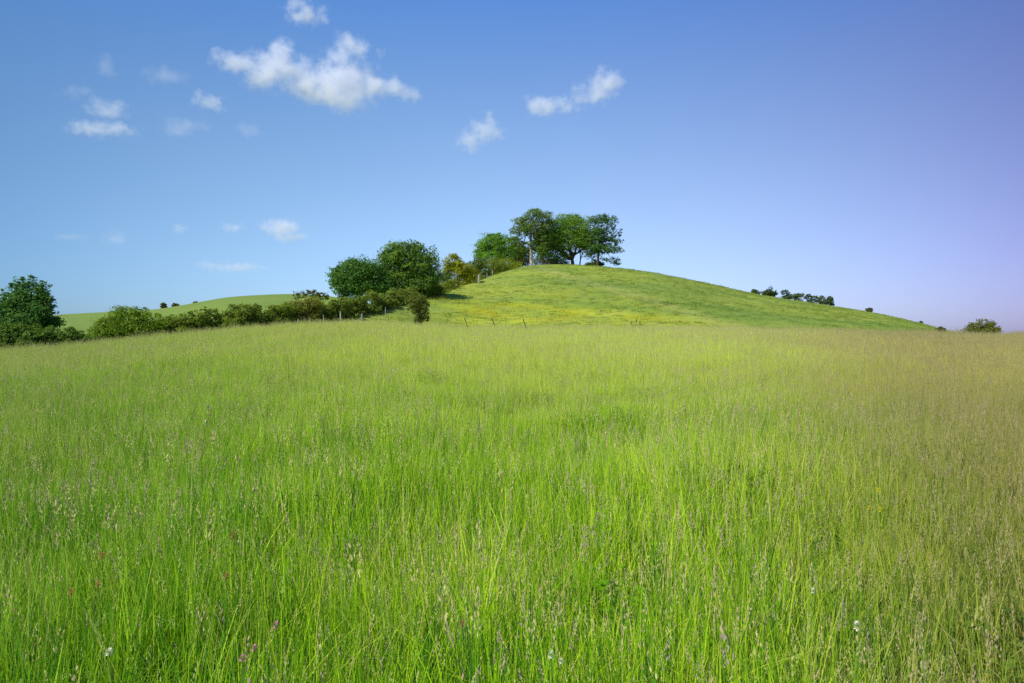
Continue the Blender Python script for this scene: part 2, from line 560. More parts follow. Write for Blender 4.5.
def blade_set(rng, nb, rad, hmin, hmax, wid, lean, segs=3, tint=(0, 1), flop=0.0):
    """numpy blades: returns verts, quads, tint, along"""
    ang = rng.uniform(0, 2 * np.pi, nb)
    r = rad * np.sqrt(rng.uniform(0, 1, nb))
    bx, by = r * np.cos(ang), r * np.sin(ang)
    h = rng.uniform(hmin, hmax, nb)
    la = rng.uniform(0, 2 * np.pi, nb)
    ln = np.abs(rng.normal(0, lean, nb)) * h + 0.01
    ln = ln + np.where(rng.uniform(0, 1, nb) < flop, 0.45 * h, 0)
    w = wid * rng.uniform(0.6, 1.3, nb)
    fa = rng.uniform(0, np.pi, nb)
    tt = np.linspace(0, 1, segs + 1)
    Vs, Ts, As = [], [], []
    tn = rng.uniform(tint[0], tint[1], nb)
    for t in tt:
        off = ln * t**2
        cx, cyy = bx + np.cos(la) * off, by + np.sin(la) * off
        cz = h * (t - 0.25 * (ln / h) * t**2)
        ww = w * 0.5 * (1 - t) ** 0.6 if t < 1 else w * 0.06
        ww = ww * (0.75 + 0.5 * min(t, 0.5))
        for sgn in (-1, 1):
            Vs.append(np.stack([cx + sgn * ww * np.cos(fa), cyy + sgn * ww * np.sin(fa), cz], 1))
            Ts.append(tn)
            As.append(np.full(nb, t))
    Vs = np.stack(Vs, 1).reshape(-1, 3)                   # nb, 2*(segs+1)
    Ts = np.stack(Ts, 1).ravel()
    As = np.stack(As, 1).ravel()
    k = 2 * (segs + 1)
    base = (np.arange(nb) * k)[:, None]
    Q = np.concatenate([base + np.array([[2 * s, 2 * s + 1, 2 * s + 3, 2 * s + 2]]) for s in range(segs)], 0)
    return Vs, Q, Ts, As


def head_set(rng, nb, rad, hmin, hmax, size, tint):
    """stems with a spindly seed head of small spikelets"""
    Vs, Qs, Ts, Ms = [], [], [], []
    c = 0
    for i in range(nb):
        a, r = rng.uniform(0, 2 * np.pi), rad * math.sqrt(rng.uniform())
        b = np.array([r * math.cos(a), r * math.sin(a), 0])
        h = rng.uniform(hmin, hmax)
        la = rng.uniform(0, 2 * np.pi)
        d = np.array([math.cos(la), math.sin(la), 0]) * h * rng.uniform(0.02, 0.22)
        top = b + d + np.array([0, 0, h])
        mid = b + d * 0.3 + np.array([0, 0, h * 0.55])
        fa = rng.uniform(0, np.pi)
        s = np.array([math.cos(fa), math.sin(fa), 0]) * 0.0011
        Vs += [b - s, b + s, mid - s, mid + s, top - s * 0.6, top + s * 0.6]
        tv = rng.uniform(*tint)
        Ts += [0.3] * 6
        Qs += [[c, c + 1, c + 3, c + 2], [c + 2, c + 3, c + 5, c + 4]]
        Ms += [0, 0]
        c += 6
        L = size * rng.uniform(0.7, 1.4)
        ax = (top - mid); ax /= np.linalg.norm(ax)
        open_ = rng.uniform(0.10, 0.40)
        for k in range(18):
            u = k / 17
            p0 = top + ax * L * (u - 0.35)
            ra = rng.uniform(0, 2 * np.pi)
            out = np.array([math.cos(ra), math.sin(ra), 0.5]) * L * open_ * (1 - 0.75 * u) * 0.8
            p = p0 + out * rng.uniform(0.5, 1.0)
            q = L * 0.038 * rng.uniform(0.7, 1.3)
            u1 = np.array([math.cos(ra + 1.57), math.sin(ra + 1.57), 0]) * q * 0.7
            u2 = (ax * 1.6 + out / (np.linalg.norm(out) + 1e-6) * 0.6) * q
            Vs += [p - u2, p + u1, p + u2, p - u1]
            Ts += [min(max(tv + rng.normal(0, .12), 0), 1)] * 4
            Qs.append([c, c + 1, c + 2, c + 3])
            Ms.append(1)
            c += 4
    return np.array(Vs), np.array(Qs), np.array(Ts), np.array(Ms)


def make_source(name, parts):
    Vs, Qs, Ts, As, Ms = [], [], [], [], []
    c = 0
    for (v, q, t, a, m) in parts:
        Vs.append(v); Qs.append(q + c); Ts.append(t); As.append(a); Ms.append(m)
        c += len(v)
    me = mesh_np(name, np.concatenate(Vs), np.concatenate(Qs), None)
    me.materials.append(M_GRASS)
    me.materials.append(M_SEED)
    me.polygons.foreach_set("material_index", np.concatenate(Ms).astype(np.int32))
    set_attr(me, "tint", np.concatenate(Ts))
    set_attr(me, "along", np.concatenate(As))
    me.update()
    o = bpy.data.objects.new(name, me)
    SRC.objects.link(o)
    return o


def blades(*a, **k):
    v, q, t, al = blade_set(*a, **k)
    return (v, q, t, al, np.zeros(len(q)))


def heads(*a, **k):
    v, q, t, m = head_set(*a, **k)
    return (v, q, t, np.ones(len(v)), m)


def forb_set(rng, nb, rad, hmax, size):
    """broad leaves on short stalks, in low leafy clumps"""
    Vs, Qs, Ts, As = [], [], [], []
    c = 0
    for i in range(nb):
        a, r = rng.uniform(0, 6.283), rad * math.sqrt(rng.uniform())
        p0 = np.array([r * math.cos(a), r * math.sin(a), 0.0])
        for k in range(rng.integers(6, 11)):
            la = rng.uniform(0, 6.283)
            h = hmax * rng.uniform(0.45, 1.0)
            d = np.array([math.cos(la), math.sin(la), 0.0])
            p = p0 + d * h * rng.uniform(0.1, 0.35) + np.array([0, 0, h])
            L, w = size * rng.uniform(0.7, 1.5), size * rng.uniform(0.22, 0.5)
            up = rng.uniform(-0.3, 0.7)
            f = d + np.array([0, 0, up]); f /= np.linalg.norm(f)
            sd = np.array([-d[1], d[0], 0.0])
            s = sd * 0.0014
            tv = rng.uniform(0.15, 0.6)
            Vs += [p0 - s, p0 + s, p + s, p - s]
            Qs.append([c, c + 1, c + 2, c + 3]); c += 4
            m = p + f * L * 0.5
            e = p + f * L + np.array([0, 0, -0.25 * L])
            Vs += [p, m + sd * w, e, m - sd * w]
            Qs.append([c, c + 1, c + 2, c + 3]); c += 4
            Ts += [tv] * 8; As += [0, 0, .6, .6, .6, .8, 1, .8]
    return np.array(Vs), np.array(Qs), np.array(Ts), np.array(As), np.zeros(len(Qs))


n_near, n_mid = 14, 6
for i in range(n_near):           # 0-4 green, 5-9 seedy, 10-11 broad leaved patches, 12-13 flopped dead stems
    rng = np.random.default_rng(100 + i)
    if i < 10:
        ps = [blades(rng, 90, 0.30, 0.24, 0.56, 0.0050, 0.20, 4, (0, 1), 0.05),
              blades(rng, 46, 0.30, 0.24, 0.54, 0.0100, 0.20, 4, (0.1, 0.95), 0.10),
              blades(rng, 44, 0.32, 0.10, 0.30, 0.0085, 0.42, 3, (0, 0.6), 0.15),
              blades(rng, 14, 0.32, 0.30, 0.58, 0.0045, 0.75, 4, (0.5, 1.0), 0.5),
              blades(rng, 20, 0.30, 0.45, 0.70, 0.0032, 0.16, 4, (0.6, 1.0), 0.0)]
        ps.append(heads(rng, 3 if i < 5 else 18, 0.30, 0.40, 0.70, 0.060, (0.0, 0.7) if i < 5 else (0.1, 1.0)))
    elif i < 12:
        ps = [blades(rng, 50, 0.26, 0.20, 0.50, 0.0060, 0.25, 4, (0, 0.9), 0.06),
              forb_set(rng, 16, 0.22, 0.40, 0.050),
              heads(rng, 3, 0.26, 0.40, 0.66, 0.055, (0.1, 1.0))]
    else:
        ps = [blades(rng, 46, 0.28, 0.20, 0.48, 0.0055, 0.25, 4, (0, 0.8), 0.06),
              blades(rng, 26, 0.26, 0.35, 0.62, 0.0050, 0.9, 4, (0.9, 1.2), 0.6),
              heads(rng, 12, 0.28, 0.42, 0.72, 0.07, (0.3, 1.0))]
    make_source("tuft_a%02d" % i, ps)
for i in range(n_mid):            # after the near ones: 3 green, 3 seedy, for farther ground
    rng = np.random.default_rng(300 + i)
    ps = [blades(rng, 110, 0.50, 0.24, 0.58, 0.014, 0.20, 3, (0, 1), 0.05),
          blades(rng, 30, 0.50, 0.45, 0.76, 0.010, 0.18, 3, (0.5, 1.1), 0.0),
          blades(rng, 6, 0.50, 0.60, 0.92, 0.011, 0.14, 3, (0.8, 1.2), 0.05)]
    ps.append(heads(rng, 9 if i < 3 else 30, 0.55, 0.46, 0.84, 0.11, (0.0, 0.7) if i < 3 else (0.1, 1.0)))
    make_source("tuft_b%02d" % i, ps)


for i in range(6):                # last six: tight clumps; 0-3 green bunches, 4-5 brown dead bunches
    rng = np.random.default_rng(700 + i)
    dead = i >= 4
    ps = [blades(rng, 26, 0.07, 0.34, 0.66, 0.0085, 0.30, 4, (0.8, 1.25) if dead else (0.05, 0.75), 0.10),
          blades(rng, 14, 0.10, 0.20, 0.45, 0.0100, 0.45, 3, (0.3, 1.2) if dead else (0, 0.5), 0.20),
          heads(rng, 9 if dead else 4, 0.09, 0.50, 0.78, 0.085, (0.6, 1.0) if dead else (0.0, 1.0))]
    make_source("tuft_c%02d" % i, ps)


def scatter_tree(name, coll):
    ng = bpy.data.node_groups.new(name, 'GeometryNodeTree')
    ng.interface.new_socket("Geometry", in_out='INPUT', socket_type='NodeSocketGeometry')
    ng.interface.new_socket("Geometry", in_out='OUTPUT', socket_type='NodeSocketGeometry')
    N, L = ng.nodes, ng.links
    gi, go = N.new("NodeGroupInput"), N.new("NodeGroupOutput")
    ci = N.new("GeometryNodeCollectionInfo")
    ci.inputs["Collection"].default_value = coll
    ci.inputs["Separate Children"].default_value = True
    ci.inputs["Reset Children"].default_value = True
    iop = N.new("GeometryNodeInstanceOnPoints")
    iop.inputs["Pick Instance"].default_value = True
    L.new(gi.outputs[0], iop.inputs["Points"])
    L.new(ci.outputs[0], iop.inputs["Instance"])

    def na(nm, dt):
        a = N.new("GeometryNodeInputNamedAttribute")
        a.data_type = dt
        a.inputs["Name"].default_value = nm
        return a.outputs["Attribute"]
    L.new(na("pick", 'INT'), iop.inputs["Instance Index"])
    L.new(na("rot", 'FLOAT_VECTOR'), iop.inputs["Rotation"])
    L.new(na("scl", 'FLOAT_VECTOR'), iop.inputs["Scale"])
    L.new(iop.outputs[0], go.inputs[0])
    return ng


def scatter(name, pts, pick, rot, scl, ng, tone=None):
    me = bpy.data.meshes.new(name)
    me.vertices.add(len(pts))
    me.vertices.foreach_set("co", np.asarray(pts, np.float32).ravel())
    set_attr(me, "pick", pick, typ='INT')
    set_attr(me, "rot", rot, typ='FLOAT_VECTOR')
    set_attr(me, "scl", scl, typ='FLOAT_VECTOR')
    if tone is not None:
        set_attr(me, "tone", tone)
    o = link(name, me)
    md = o.modifiers.new("scatter", 'NODES')
    md.node_group = ng
    o["kind"] = "stuff"
    return o


def wedge(n, r0, r1, half):
    r = np.sqrt(RNG.uniform(r0**2, r1**2, n))
    a = RNG.uniform(-half, half, n)
    return r * np.sin(a), r * np.cos(a)


def smooth_noise(x, y, s, seed):
    """cheap value noise 0..1"""
    rg = np.random.default_rng(seed)
    out = np.zeros_like(x)
    for k in range(6):
        a, ph, fr = rg.uniform(0, 2 * np.pi), rg.uniform(0, 6.28), s * rg.uniform(0.6, 2.2)
        out += np.sin((x * np.cos(a) + y * np.sin(a)) * fr + ph)
    return np.clip(0.5 + out / 8, 0, 1)


xs, ys, pk, sc = [], [], [], []


def add_grass(n, r0, r1, half, mid, s0):
    x, y = wedge(n, r0, r1, half)
    dryness = (x - 0.30 * y) / (0.34 * y + 0.9) + (smooth_noise(x, y, 0.25, 3) - 0.5) * 1.4
    seedy = RNG.uniform(0, 1, n) < np.clip(0.15 + 0.75 * (dryness + 0.3), 0.10, 0.92) + 0.15 * np.clip(y / 40 - .3, 0, 1)
    v = RNG.integers(0, 3 if mid else 5, n)
    p = (n_near + v + 3 * seedy) if mid else (v + 5 * seedy)
    if not mid:
        u = RNG.uniform(0, 1, n)
        p = np.where(u < np.clip((smooth_noise(x, y, 1.6, 31) - 0.45) * 0.35, 0.03, 0.10), 10 + RNG.integers(0, 2, n), p)
        p = np.where(u > 1 - np.clip((smooth_noise(x, y, 1.3, 37) - 0.45) * 0.9, 0.03, 0.30), 12 + RNG.integers(0, 2, n), p)
    s = s0 * RNG.uniform(0.70, 1.22, n) * (0.70 + 0.60 * smooth_noise(x, y, 1.3, 5))
    xs.append(x); ys.append(y); pk.append(p); sc.append(s)


HALF = math.radians(52)
add_grass(900, 0.9, 6, math.pi, False, 1.0)
add_grass(420, 1.2, 7, math.radians(52), False, 1.0)               # round the camera
add_grass(2600, 5, 14, HALF, False, 1.0)
add_grass(7000, 13.5, 34, HALF, False, 1.0)
add_grass(3600, 22, 42, HALF, True, 0.95)
add_grass(14500, 38, 84, math.radians(44), True, 0.95)
n_first = sum(map(len, xs))


def add_clumps(n, r0, r1, half, s0):
    x, y = wedge(n, r0, r1, half)
    dryness = (x - 0.30 * y) / (0.34 * y + 0.9)
    brown = RNG.uniform(0, 1, n) < np.clip(0.14 + 0.50 * (dryness + 0.2), 0.08, 0.62)
    xs.append(x); ys.append(y)
    pk.append(np.where(brown, n_near + n_mid + 4 + RNG.integers(0, 2, n), n_near + n_mid + RNG.integers(0, 4, n)))
    sc.append(s0 * RNG.uniform(0.75, 1.2, n))


add_clumps(420, 1.8, 8, math.radians(50), 0.92)
add_clumps(1500, 7, 18, math.radians(48), 1.0)
add_clumps(5200, 16, 42, math.radians(45), 1.1)
add_clumps(9000, 40, 76, math.radians(42), 1.12)
gx, gy, gp, gs = map(np.concatenate, (xs, ys, pk, sc))
is_clump = np.arange(len(gx)) >= n_first
gpx = 512 + F * gx / np.maximum(gy, 0.1)
lipn = np.interp(gpx, T_PX, LIP_D)
ridn = np.interp(gpx, T_PX, RID_D)
keep = (gy < lipn + np.minimum(0.28 * np.maximum(ridn - lipn, 4), 14) + 0.5) & (np.hypot(gx, gy) > 0.9)
# grass thins out and shortens past the lip
gs = gs * np.where(gy > lipn + 2, 0.75, 1.0)
gx, gy, gp, gs, is_clump = gx[keep], gy[keep], gp[keep], gs[keep], is_clump[keep]
gz = height(gx, gy) - 0.01
rot = np.stack([RNG.normal(0, 0.05, len(gx)), RNG.normal(0, 0.05, len(gx)), RNG.uniform(0, 6.283, len(gx))], 1)
scl = np.stack([gs, gs, gs * RNG.uniform(0.85, 1.1, len(gx))], 1)
NG_GRASS = scatter_tree("scatter grass", SRC)
tone = np.clip(0.55 * smooth_noise(gx, gy, 0.9, 41) + 0.45 * smooth_noise(gx, gy, 2.6, 43) + RNG.normal(0, 0.22, len(gx)), 0, 1)
tone = np.where(is_clump, np.clip(RNG.normal(0.5, 0.42, len(gx)), -0.25, 1.2), tone)
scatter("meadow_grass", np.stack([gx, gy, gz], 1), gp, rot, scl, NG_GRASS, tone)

# short turf and buttercups on the hill
SRC_T = bpy.data.collections.new("turf_sources")
M_TURF, n, l = new_mat("turf tufts")
c, mid = turf_color(n, l)
t = attr(n, "tint")
c = mixc(n, l, c, (0.20, 0.29, 0.035, 1), math_n(n, l, 'MULTIPLY', t, 0.6))
leaf_shader(n, l, c, trans=0.3)
for i in range(3):
    rng = np.random.default_rng(500 + i)
    v, q, tn, al = blade_set(rng, 34, 0.5, 0.05, 0.16, 0.05, 0.3, 2, (0, 1), 0.1)
    me = mesh_np("turf%d" % i, v, q, M_TURF)
    set_attr(me, "tint", tn)
    SRC_T.objects.link(bpy.data.objects.new("turf%d" % i, me))
NG_TURF = scatter_tree("scatter turf", SRC_T)
n_t = 26000
x, y = wedge(n_t, 66, 225, math.radians(40))
px = 512 + F * x / y
ok = (px > 310) & (y > np.interp(px, T_PX, LIP_D) + 9) & (y < np.interp(px, T_PX, RID_D) + 10)
x, y = x[ok], y[ok]
s = RNG.uniform(0.7, 1.5, len(x)) * (0.6 + 0.9 * smooth_noise(x, y, 0.35, 9))
scatter("hill_grass", np.stack([x, y, height(x, y) - 0.01], 1), RNG.integers(0, 3, len(x)),
        np.stack([np.zeros(len(x)), np.zeros(len(x)), RNG.uniform(0, 6.28, len(x))], 1), np.stack([s, s, s], 1), NG_TURF)

SRC_B = bpy.data.collections.new("buttercup_sources")
for i in range(2):
    rng = np.random.default_rng(600 + i)
    nb = 7
    vs, qs = [], []
    for k in range(nb):
        cx, cy_, h = rng.normal(0, 0.22), rng.normal(0, 0.22), rng.uniform(0.16, 0.32)
        r = rng.uniform(0.016, 0.028)
        b = len(vs)
        for j in range(5):
            a = j * 1.2566
            vs.append((cx + r * math.cos(a), cy_ + r * math.sin(a), h + 0.012))
        vs.append((cx, cy_, h))
        qs += [(b + 5, b + j, b + (j + 1) % 5) for j in range(5)]
        b = len(vs)
        vs += [(cx - 0.002, cy_, 0), (cx + 0.002, cy_, 0), (cx, cy_, h)]
        qs.append((b, b + 1, b + 2))
    SRC_B.objects.link(bpy.data.objects.new("buttercup%d" % i, mesh_np("buttercup%d" % i, vs, qs, M_BUTTER, False)))
NG_BUT = scatter_tree("scatter buttercups", SRC_B)
x, y = wedge(72000, 78, 136, math.radians(36))
dens = np.clip((smooth_noise(x * 0.5, y * 0.8, 0.5, 21) - 0.36) * 1.8, 0, 1) * np.clip((x + 17) / 8, 0, 1) * np.clip((36 - x) / 26, 0, 1) \
    * np.clip((y - 80) / 8, 0, 1) * np.clip((134 - y) / 26, 0, 1)
ok = RNG.uniform(0, 1, len(x)) < dens
x, y = x[ok], y[ok]
s = RNG.uniform(1.0, 1.9, len(x))
scatter("buttercups", np.stack([x, y, height(x, y) - 0.01], 1), RNG.integers(0, 2, len(x)),
        np.stack([np.zeros(len(x)), np.zeros(len(x)), RNG.uniform(0, 6.28, len(x))], 1), np.stack([s, s, s], 1), NG_BUT)


# ------------------------------------------------------------------ trees, shrubs, hedges
def tube(pts, radii, sides=7):
    """tapered tube along pts -> verts, quads"""
    pts = [Vector(p) for p in pts]
    vs, qs = [], []
    for i, (p, r) in enumerate(zip(pts, radii)):
        d = (pts[min(i + 1, len(pts) - 1)] - pts[max(i - 1, 0)]).normalized()
        u = d.cross(Vector((0.31, 0.95, 0.1))).normalized()
        w = d.cross(u)
        for k in range(sides):
            a = 2 * math.pi * k / sides
            vs.append(p + (u * math.cos(a) + w * math.sin(a)) * r)
    for i in range(len(pts) - 1):
        for k in range(sides):
            k2 = (k + 1) % sides
            qs.append((i * sides + k, i * sides + k2, (i + 1) * sides + k2, (i + 1) * sides + k))
    return np.array([tuple(v) for v in vs]), np.array(qs)


def wobble_path(rng, a, b, nseg, amt):
    a, b = np.array(a), np.array(b)
    L = np.linalg.norm(b - a)
    out = []
    for i in range(nseg + 1):
        t = i / nseg
        p = a + (b - a) * t
        if 0 < i < nseg:
            p = p + rng.normal(0, amt * L, 3) * np.array([1, 1, 0.4])
        out.append(p)
    return out


def leaf_cloud(rng, blobs, nleaf, size, clump, shell=0.55, flat=0.0, elong=1.6, lumps=24):
    """blobs: (cx,cy,cz,rx,ry,rz) in local metres. Leaves gathered in clumps near the blobs' surfaces."""
    B = np.array(blobs, dtype=np.float64)
    area = (B[:, 3] * B[:, 5] + B[:, 3] * B[:, 4]) ** 0.9
    # each mass carries lumps (boughs), each lump carries clumps of leaves
    nl = max(int(len(B) * lumps), 4)
    bi = rng.choice(len(B), nl, p=area / area.sum())
    d0 = rng.normal(0, 1, (nl, 3))
    d0[:, 2] += 0.25
    d0 /= np.linalg.norm(d0, axis=1, keepdims=True)
    lr = rng.uniform(0.24, 0.50, nl)
    lc = B[bi, :3] + d0 * B[bi, 3:] * (1.0 - lr * 0.9)[:, None] * rng.uniform(0.75, 1.08, nl)[:, None]
    lrad = B[bi, 3:] * lr[:, None]
    ltint = rng.uniform(0, 1, nl)
    ncl = max(int(nleaf / clump), 6)
    w3 = lr ** 2 * (B[bi, 3] * B[bi, 5])
    ci = rng.choice(nl, ncl, p=w3 / w3.sum())
    d = rng.normal(0, 1, (ncl, 3)) + d0[ci] * 0.5
    d /= np.linalg.norm(d, axis=1, keepdims=True)
    rad = shell + (1 - shell) * rng.uniform(0, 1, ncl) ** 0.6
    cc = lc[ci] + d * lrad[ci] * rad[:, None]
    csz = lrad[ci].mean(1) * 0.30 * rng.uniform(0.6, 1.4, ncl)
    ctint = 0.72 * ltint[ci] + 0.28 * rng.uniform(0, 1, ncl)
    li = rng.integers(0, ncl, nleaf)
    off = np.clip(rng.normal(0, 1, (nleaf, 3)), -1.7, 1.7) * csz[li][:, None] * np.array([1, 1, 0.62])
    P = cc[li] + off
    core = rng.uniform(0, 1, nleaf) < 0.22                   # leaves deep inside the crown
    kb = rng.choice(len(B), nleaf, p=area / area.sum())
    dd = rng.normal(0, 1, (nleaf, 3))
    dd /= np.linalg.norm(dd, axis=1, keepdims=True)
    P = np.where(core[:, None], B[kb, :3] + dd * B[kb, 3:] * rng.uniform(0.35, 0.88, nleaf)[:, None], P)
    nrm = np.where(core[:, None], dd, d[li]) * 0.85 + rng.normal(0, 0.55, (nleaf, 3)) + np.array([0, 0, 0.40 + flat])
    nrm /= np.linalg.norm(nrm, axis=1, keepdims=True)
    u = np.cross(nrm, rng.normal(0, 1, (nleaf, 3)))
    u /= np.linalg.norm(u, axis=1, keepdims=True) + 1e-9
    w = np.cross(nrm, u)
    s = size * rng.uniform(0.55, 1.25, nleaf)[:, None] * 0.5
    # a pointed leaf spray: four corners, slightly folded
    V4 = np.stack([P - u * s * elong, P + w * s * 0.72 + nrm * s * 0.18, P + u * s * elong, P - w * s * 0.72 + nrm * s * 0.18], 1)
    Q = np.arange(nleaf * 4).reshape(-1, 4)
    tint = np.clip(0.72 * ctint[li] + 0.28 * rng.uniform(0, 1, nleaf), 0, 1)
    return V4.reshape(-1, 3), Q, np.repeat(tint, 4)


seed_counter = [1000]


def plant(name, label, cat, D, base_px, blobs, color, nleaf, leaf, clump=26, shell=0.55, trunk_r=0.15, limbs=4, bark=None, group=None,
          depth=0.85, crown_name="crown", trunk_top=None, base_z=None, fork=0.35, twigs=0, elong=1.6, spread=0.25):
    """A tree or shrub standing D metres ahead. blobs are (px, py, half width, half height) measured on the crown, turned into metres here."""
    seed_counter[0] += 1
    rng = np.random.default_rng(seed_counter[0])
    base = at(base_px, D)
    if base_z is not None:
        base.z = base_z
    base.z -= 0.05
    root = empty(name, base)
    tag(root, label, cat, group)
    k = D / F
    lb = []
    for (px, py, rw, rh) in blobs:
        cx = (px - 512) * k - base.x
        cz = CAMZ + (HOR - py) * k - base.z
        rx, rz = rw * k * 1.10, rh * k * 1.10
        ry = max(rx, rz) * depth
        lb.append((cx, rng.uniform(-spread, spread) * ry, cz, rx, ry, rz))
    if name in ("shrub", "ridge_shrub", "pasture_bush"):                        # shrubs are leafy down to the ground
        lox, hix = min(b[0] - b[3] for b in lb), max(b[0] + b[3] for b in lb)
        hz = max(b[2] + b[5] for b in lb)
        lb.append(((lox + hix) / 2, 0, hz * 0.24, (hix - lox) * (0.26 if cat == "bush" else 0.42), (hix - lox) * 0.3, hz * 0.27))
    v, q, t = leaf_cloud(rng, lb, int(nleaf * 2.5), leaf * 0.62, clump, shell, elong=elong)
    v[:, 2] = np.maximum(v[:, 2], -0.3)
    me = mesh_np(crown_name, v, q, M_LEAF, smooth=False)
    set_attr(me, "tint", t)
    c = link(crown_name, me, root)
    c.color = (*color, 1.0)
    # trunk and limbs reach into the crown's masses
    bm = bark or M_BARK
    ctr = np.mean([b[:3] for b in lb], axis=0)
    top = np.array([ctr[0] * 0.5, 0, max(ctr[2] * (fork * 2), 0.3)]) if trunk_top is None else np.array(trunk_top)
    path = wobble_path(rng, (0, 0, -0.2), top, 4, 0.014)
    tv, tq = tube(path, np.linspace(trunk_r * 1.25, trunk_r * 0.72, len(path)), 8)
    link("trunk", mesh_np("trunk", tv, tq, bm), root)
    order = sorted(lb, key=lambda b: -b[3] * b[5])[:limbs]
    for b in order:
        end = (b[0] + rng.normal(0, .1) * b[3], b[1], b[2] + 0.35 * b[5])
        path = wobble_path(rng, top - np.array([0, 0, 0.05]), end, 5, 0.05)
        tv, tq = tube(path, np.linspace(trunk_r * 0.62, trunk_r * 0.12, len(path)), 6)
        vs, qs = [tv], [tq]
        cnt = len(tv)
        for _ in range(twigs):
            i0 = rng.integers(2, len(path))
            d = rng.normal(0, 1, 3); d[2] = abs(d[2]) * 0.6
            d = d / np.linalg.norm(d) * np.array(b[3:]) * rng.uniform(0.7, 1.0)
            tv2, tq2 = tube(wobble_path(rng, path[i0], path[i0] + d, 3, 0.06), np.linspace(trunk_r * 0.22, trunk_r * 0.05, 4), 5)
            vs.append(tv2); qs.append(tq2 + cnt); cnt += len(tv2)
        link("limb", mesh_np("limb", np.concatenate(vs), np.concatenate(qs), bm), root)
    return root


def hedge(name, label, cat, line, color, nleaf, leaf, step=9, group=None, wid=1.4):
    """line: (px, D, top py, bottom py) along the hedge"""
    seed_counter[0] += 1
    rng = np.random.default_rng(seed_counter[0])
    L = np.array(line, float)
    pxs = np.arange(L[0, 0], L[-1, 0] + 0.1, step)
    mid_px, mid_D = L[len(L) // 2, 0], L[len(L) // 2, 1]
    base = at(mid_px, mid_D)
    root = empty(name, base)
    tag(root, label, cat, group)
    lb, stems = [], []
    for p in pxs:
        D = np.interp(p, L[:, 0], L[:, 1])
        tp, bt = np.interp(p, L[:, 0], L[:, 2]), np.interp(p, L[:, 0], L[:, 3])
        k = D / F
        x = (p - 512) * k
        g = H(x, D)
        zt = CAMZ + (HOR - tp) * k + rng.uniform(-0.30, 0.15)
        zb = min(g, CAMZ + (HOR - bt) * k)
        hh = max(zt - zb, 0.8)
        rx = step * k * rng.uniform(1.1, 1.7)
        for f, sc_ in ((0.10, 1.0), (0.34, 1.05), (0.58, 1.0), (0.80, 0.8)):
            lb.append((x - base.x + rng.normal(0, rx * .35), D - base.y + rng.normal(0, wid * .35), zb + hh * f - base.z, rx * sc_, wid * rng.uniform(.8, 1.2) * sc_, hh * 0.22))
        stems.append((x - base.x, D - base.y, g - base.z, hh))
    v, q, t = leaf_cloud(rng, lb, int(nleaf * 2.1), leaf * 0.78, 22, 0.5, lumps=14)
    gz = height(v[:, 0] + base.x, v[:, 1] + base.y) - base.z
    v[:, 2] = np.maximum(v[:, 2], gz + 0.02)
    me = mesh_np("foliage", v, q, M_LEAF, smooth=False)
    set_attr(me, "tint", t)
    c = link("foliage", me, root)
    c.color = (*color, 1.0)
    vs, qs, cnt = [], [], 0
    for (x, y, z, hh) in stems:
        for _ in range(2):
            tv, tq = tube(wobble_path(rng, (x + rng.normal(0, .2), y + rng.normal(0, .2), z - 0.1), (x + rng.normal(0, .5), y + rng.normal(0, .4), z + hh * 0.75), 3, 0.05), (0.07, 0.055, 0.04, 0.015), 5)
            vs.append(tv); qs.append(tq + cnt); cnt += len(tv)
    st = link("stems", mesh_np("stems", np.concatenate(vs), np.concatenate(qs), M_BARK), root)
    st["kind"] = "stuff"
    return root


G_DARK = (0.101, 0.177, 0.024)
G_MID = (0.138, 0.246, 0.022)
G_BRIGHT = (0.188, 0.371, 0.018)
G_OLIVE = (0.209, 0.238, 0.026)
G_BROWN = (0.190, 0.207, 0.029)

# left edge of the field
plant("broadleaf_tree", "dark green tree with loose upright shoots at the left end of the hedge", "tree", 66, 27,
      [(27, 305, 17, 15), (13, 312, 12, 14), (41, 310, 12, 15), (26, 322, 26, 12), (19, 287, 5, 11), (26, 288, 5, 12), (34, 285, 4.5, 11), (44, 289, 5, 11), (9, 297, 5, 10),
       (51, 303, 3.5, 9), (3, 308, 5, 12), (13, 294, 4, 9), (40, 296, 5, 10), (31, 283, 2.5, 6), (47, 299, 4, 8)],
      (0.082, 0.195, 0.046), 8500, 0.27, shell=0.5, trunk_r=0.18, limbs=12, elong=1.9)
hedge("hedge", "low dark hedge under the round tree at the left field edge", "hedge", [(-60, 60, 322, 352), (0, 61, 322, 351), (30, 62, 324, 349), (60, 62.5, 327, 346), (98, 63.5, 333, 342)],
      (0.112, 0.200, 0.040), 15000, 0.22, step=8)
plant("shrub", "mid green two-domed shrub standing where the left hedge dips", "shrub", 66, 130,
      [(128, 320, 21, 13), (112, 327, 18, 9), (149, 323, 15, 12), (133, 330, 30, 8), (136, 312, 10, 6), (95, 333, 12, 6)], (0.138, 0.233, 0.022), 6500, 0.26, trunk_r=0.10, limbs=4)
hedge("hedge", "long even olive green hedge below the far pasture", "hedge",
      [(155, 69, 318, 336), (170, 70, 314, 335), (200, 71, 309, 332.5), (235, 73, 304, 329.5), (270, 76, 301.5, 327), (300, 79, 302, 325), (330, 84, 300, 321)],
      (0.160, 0.235, 0.036), 24000, 0.22, step=7, wid=1.6)
plant("shrub", "brownish olive shrub rising from the middle of the long hedge", "shrub", 80, 300, [(300, 309, 15, 8), (313, 306, 12, 9), (288, 312, 12, 7)], (0.190, 0.205, 0.040), 3200, 0.24, trunk_r=.08, limbs=3)
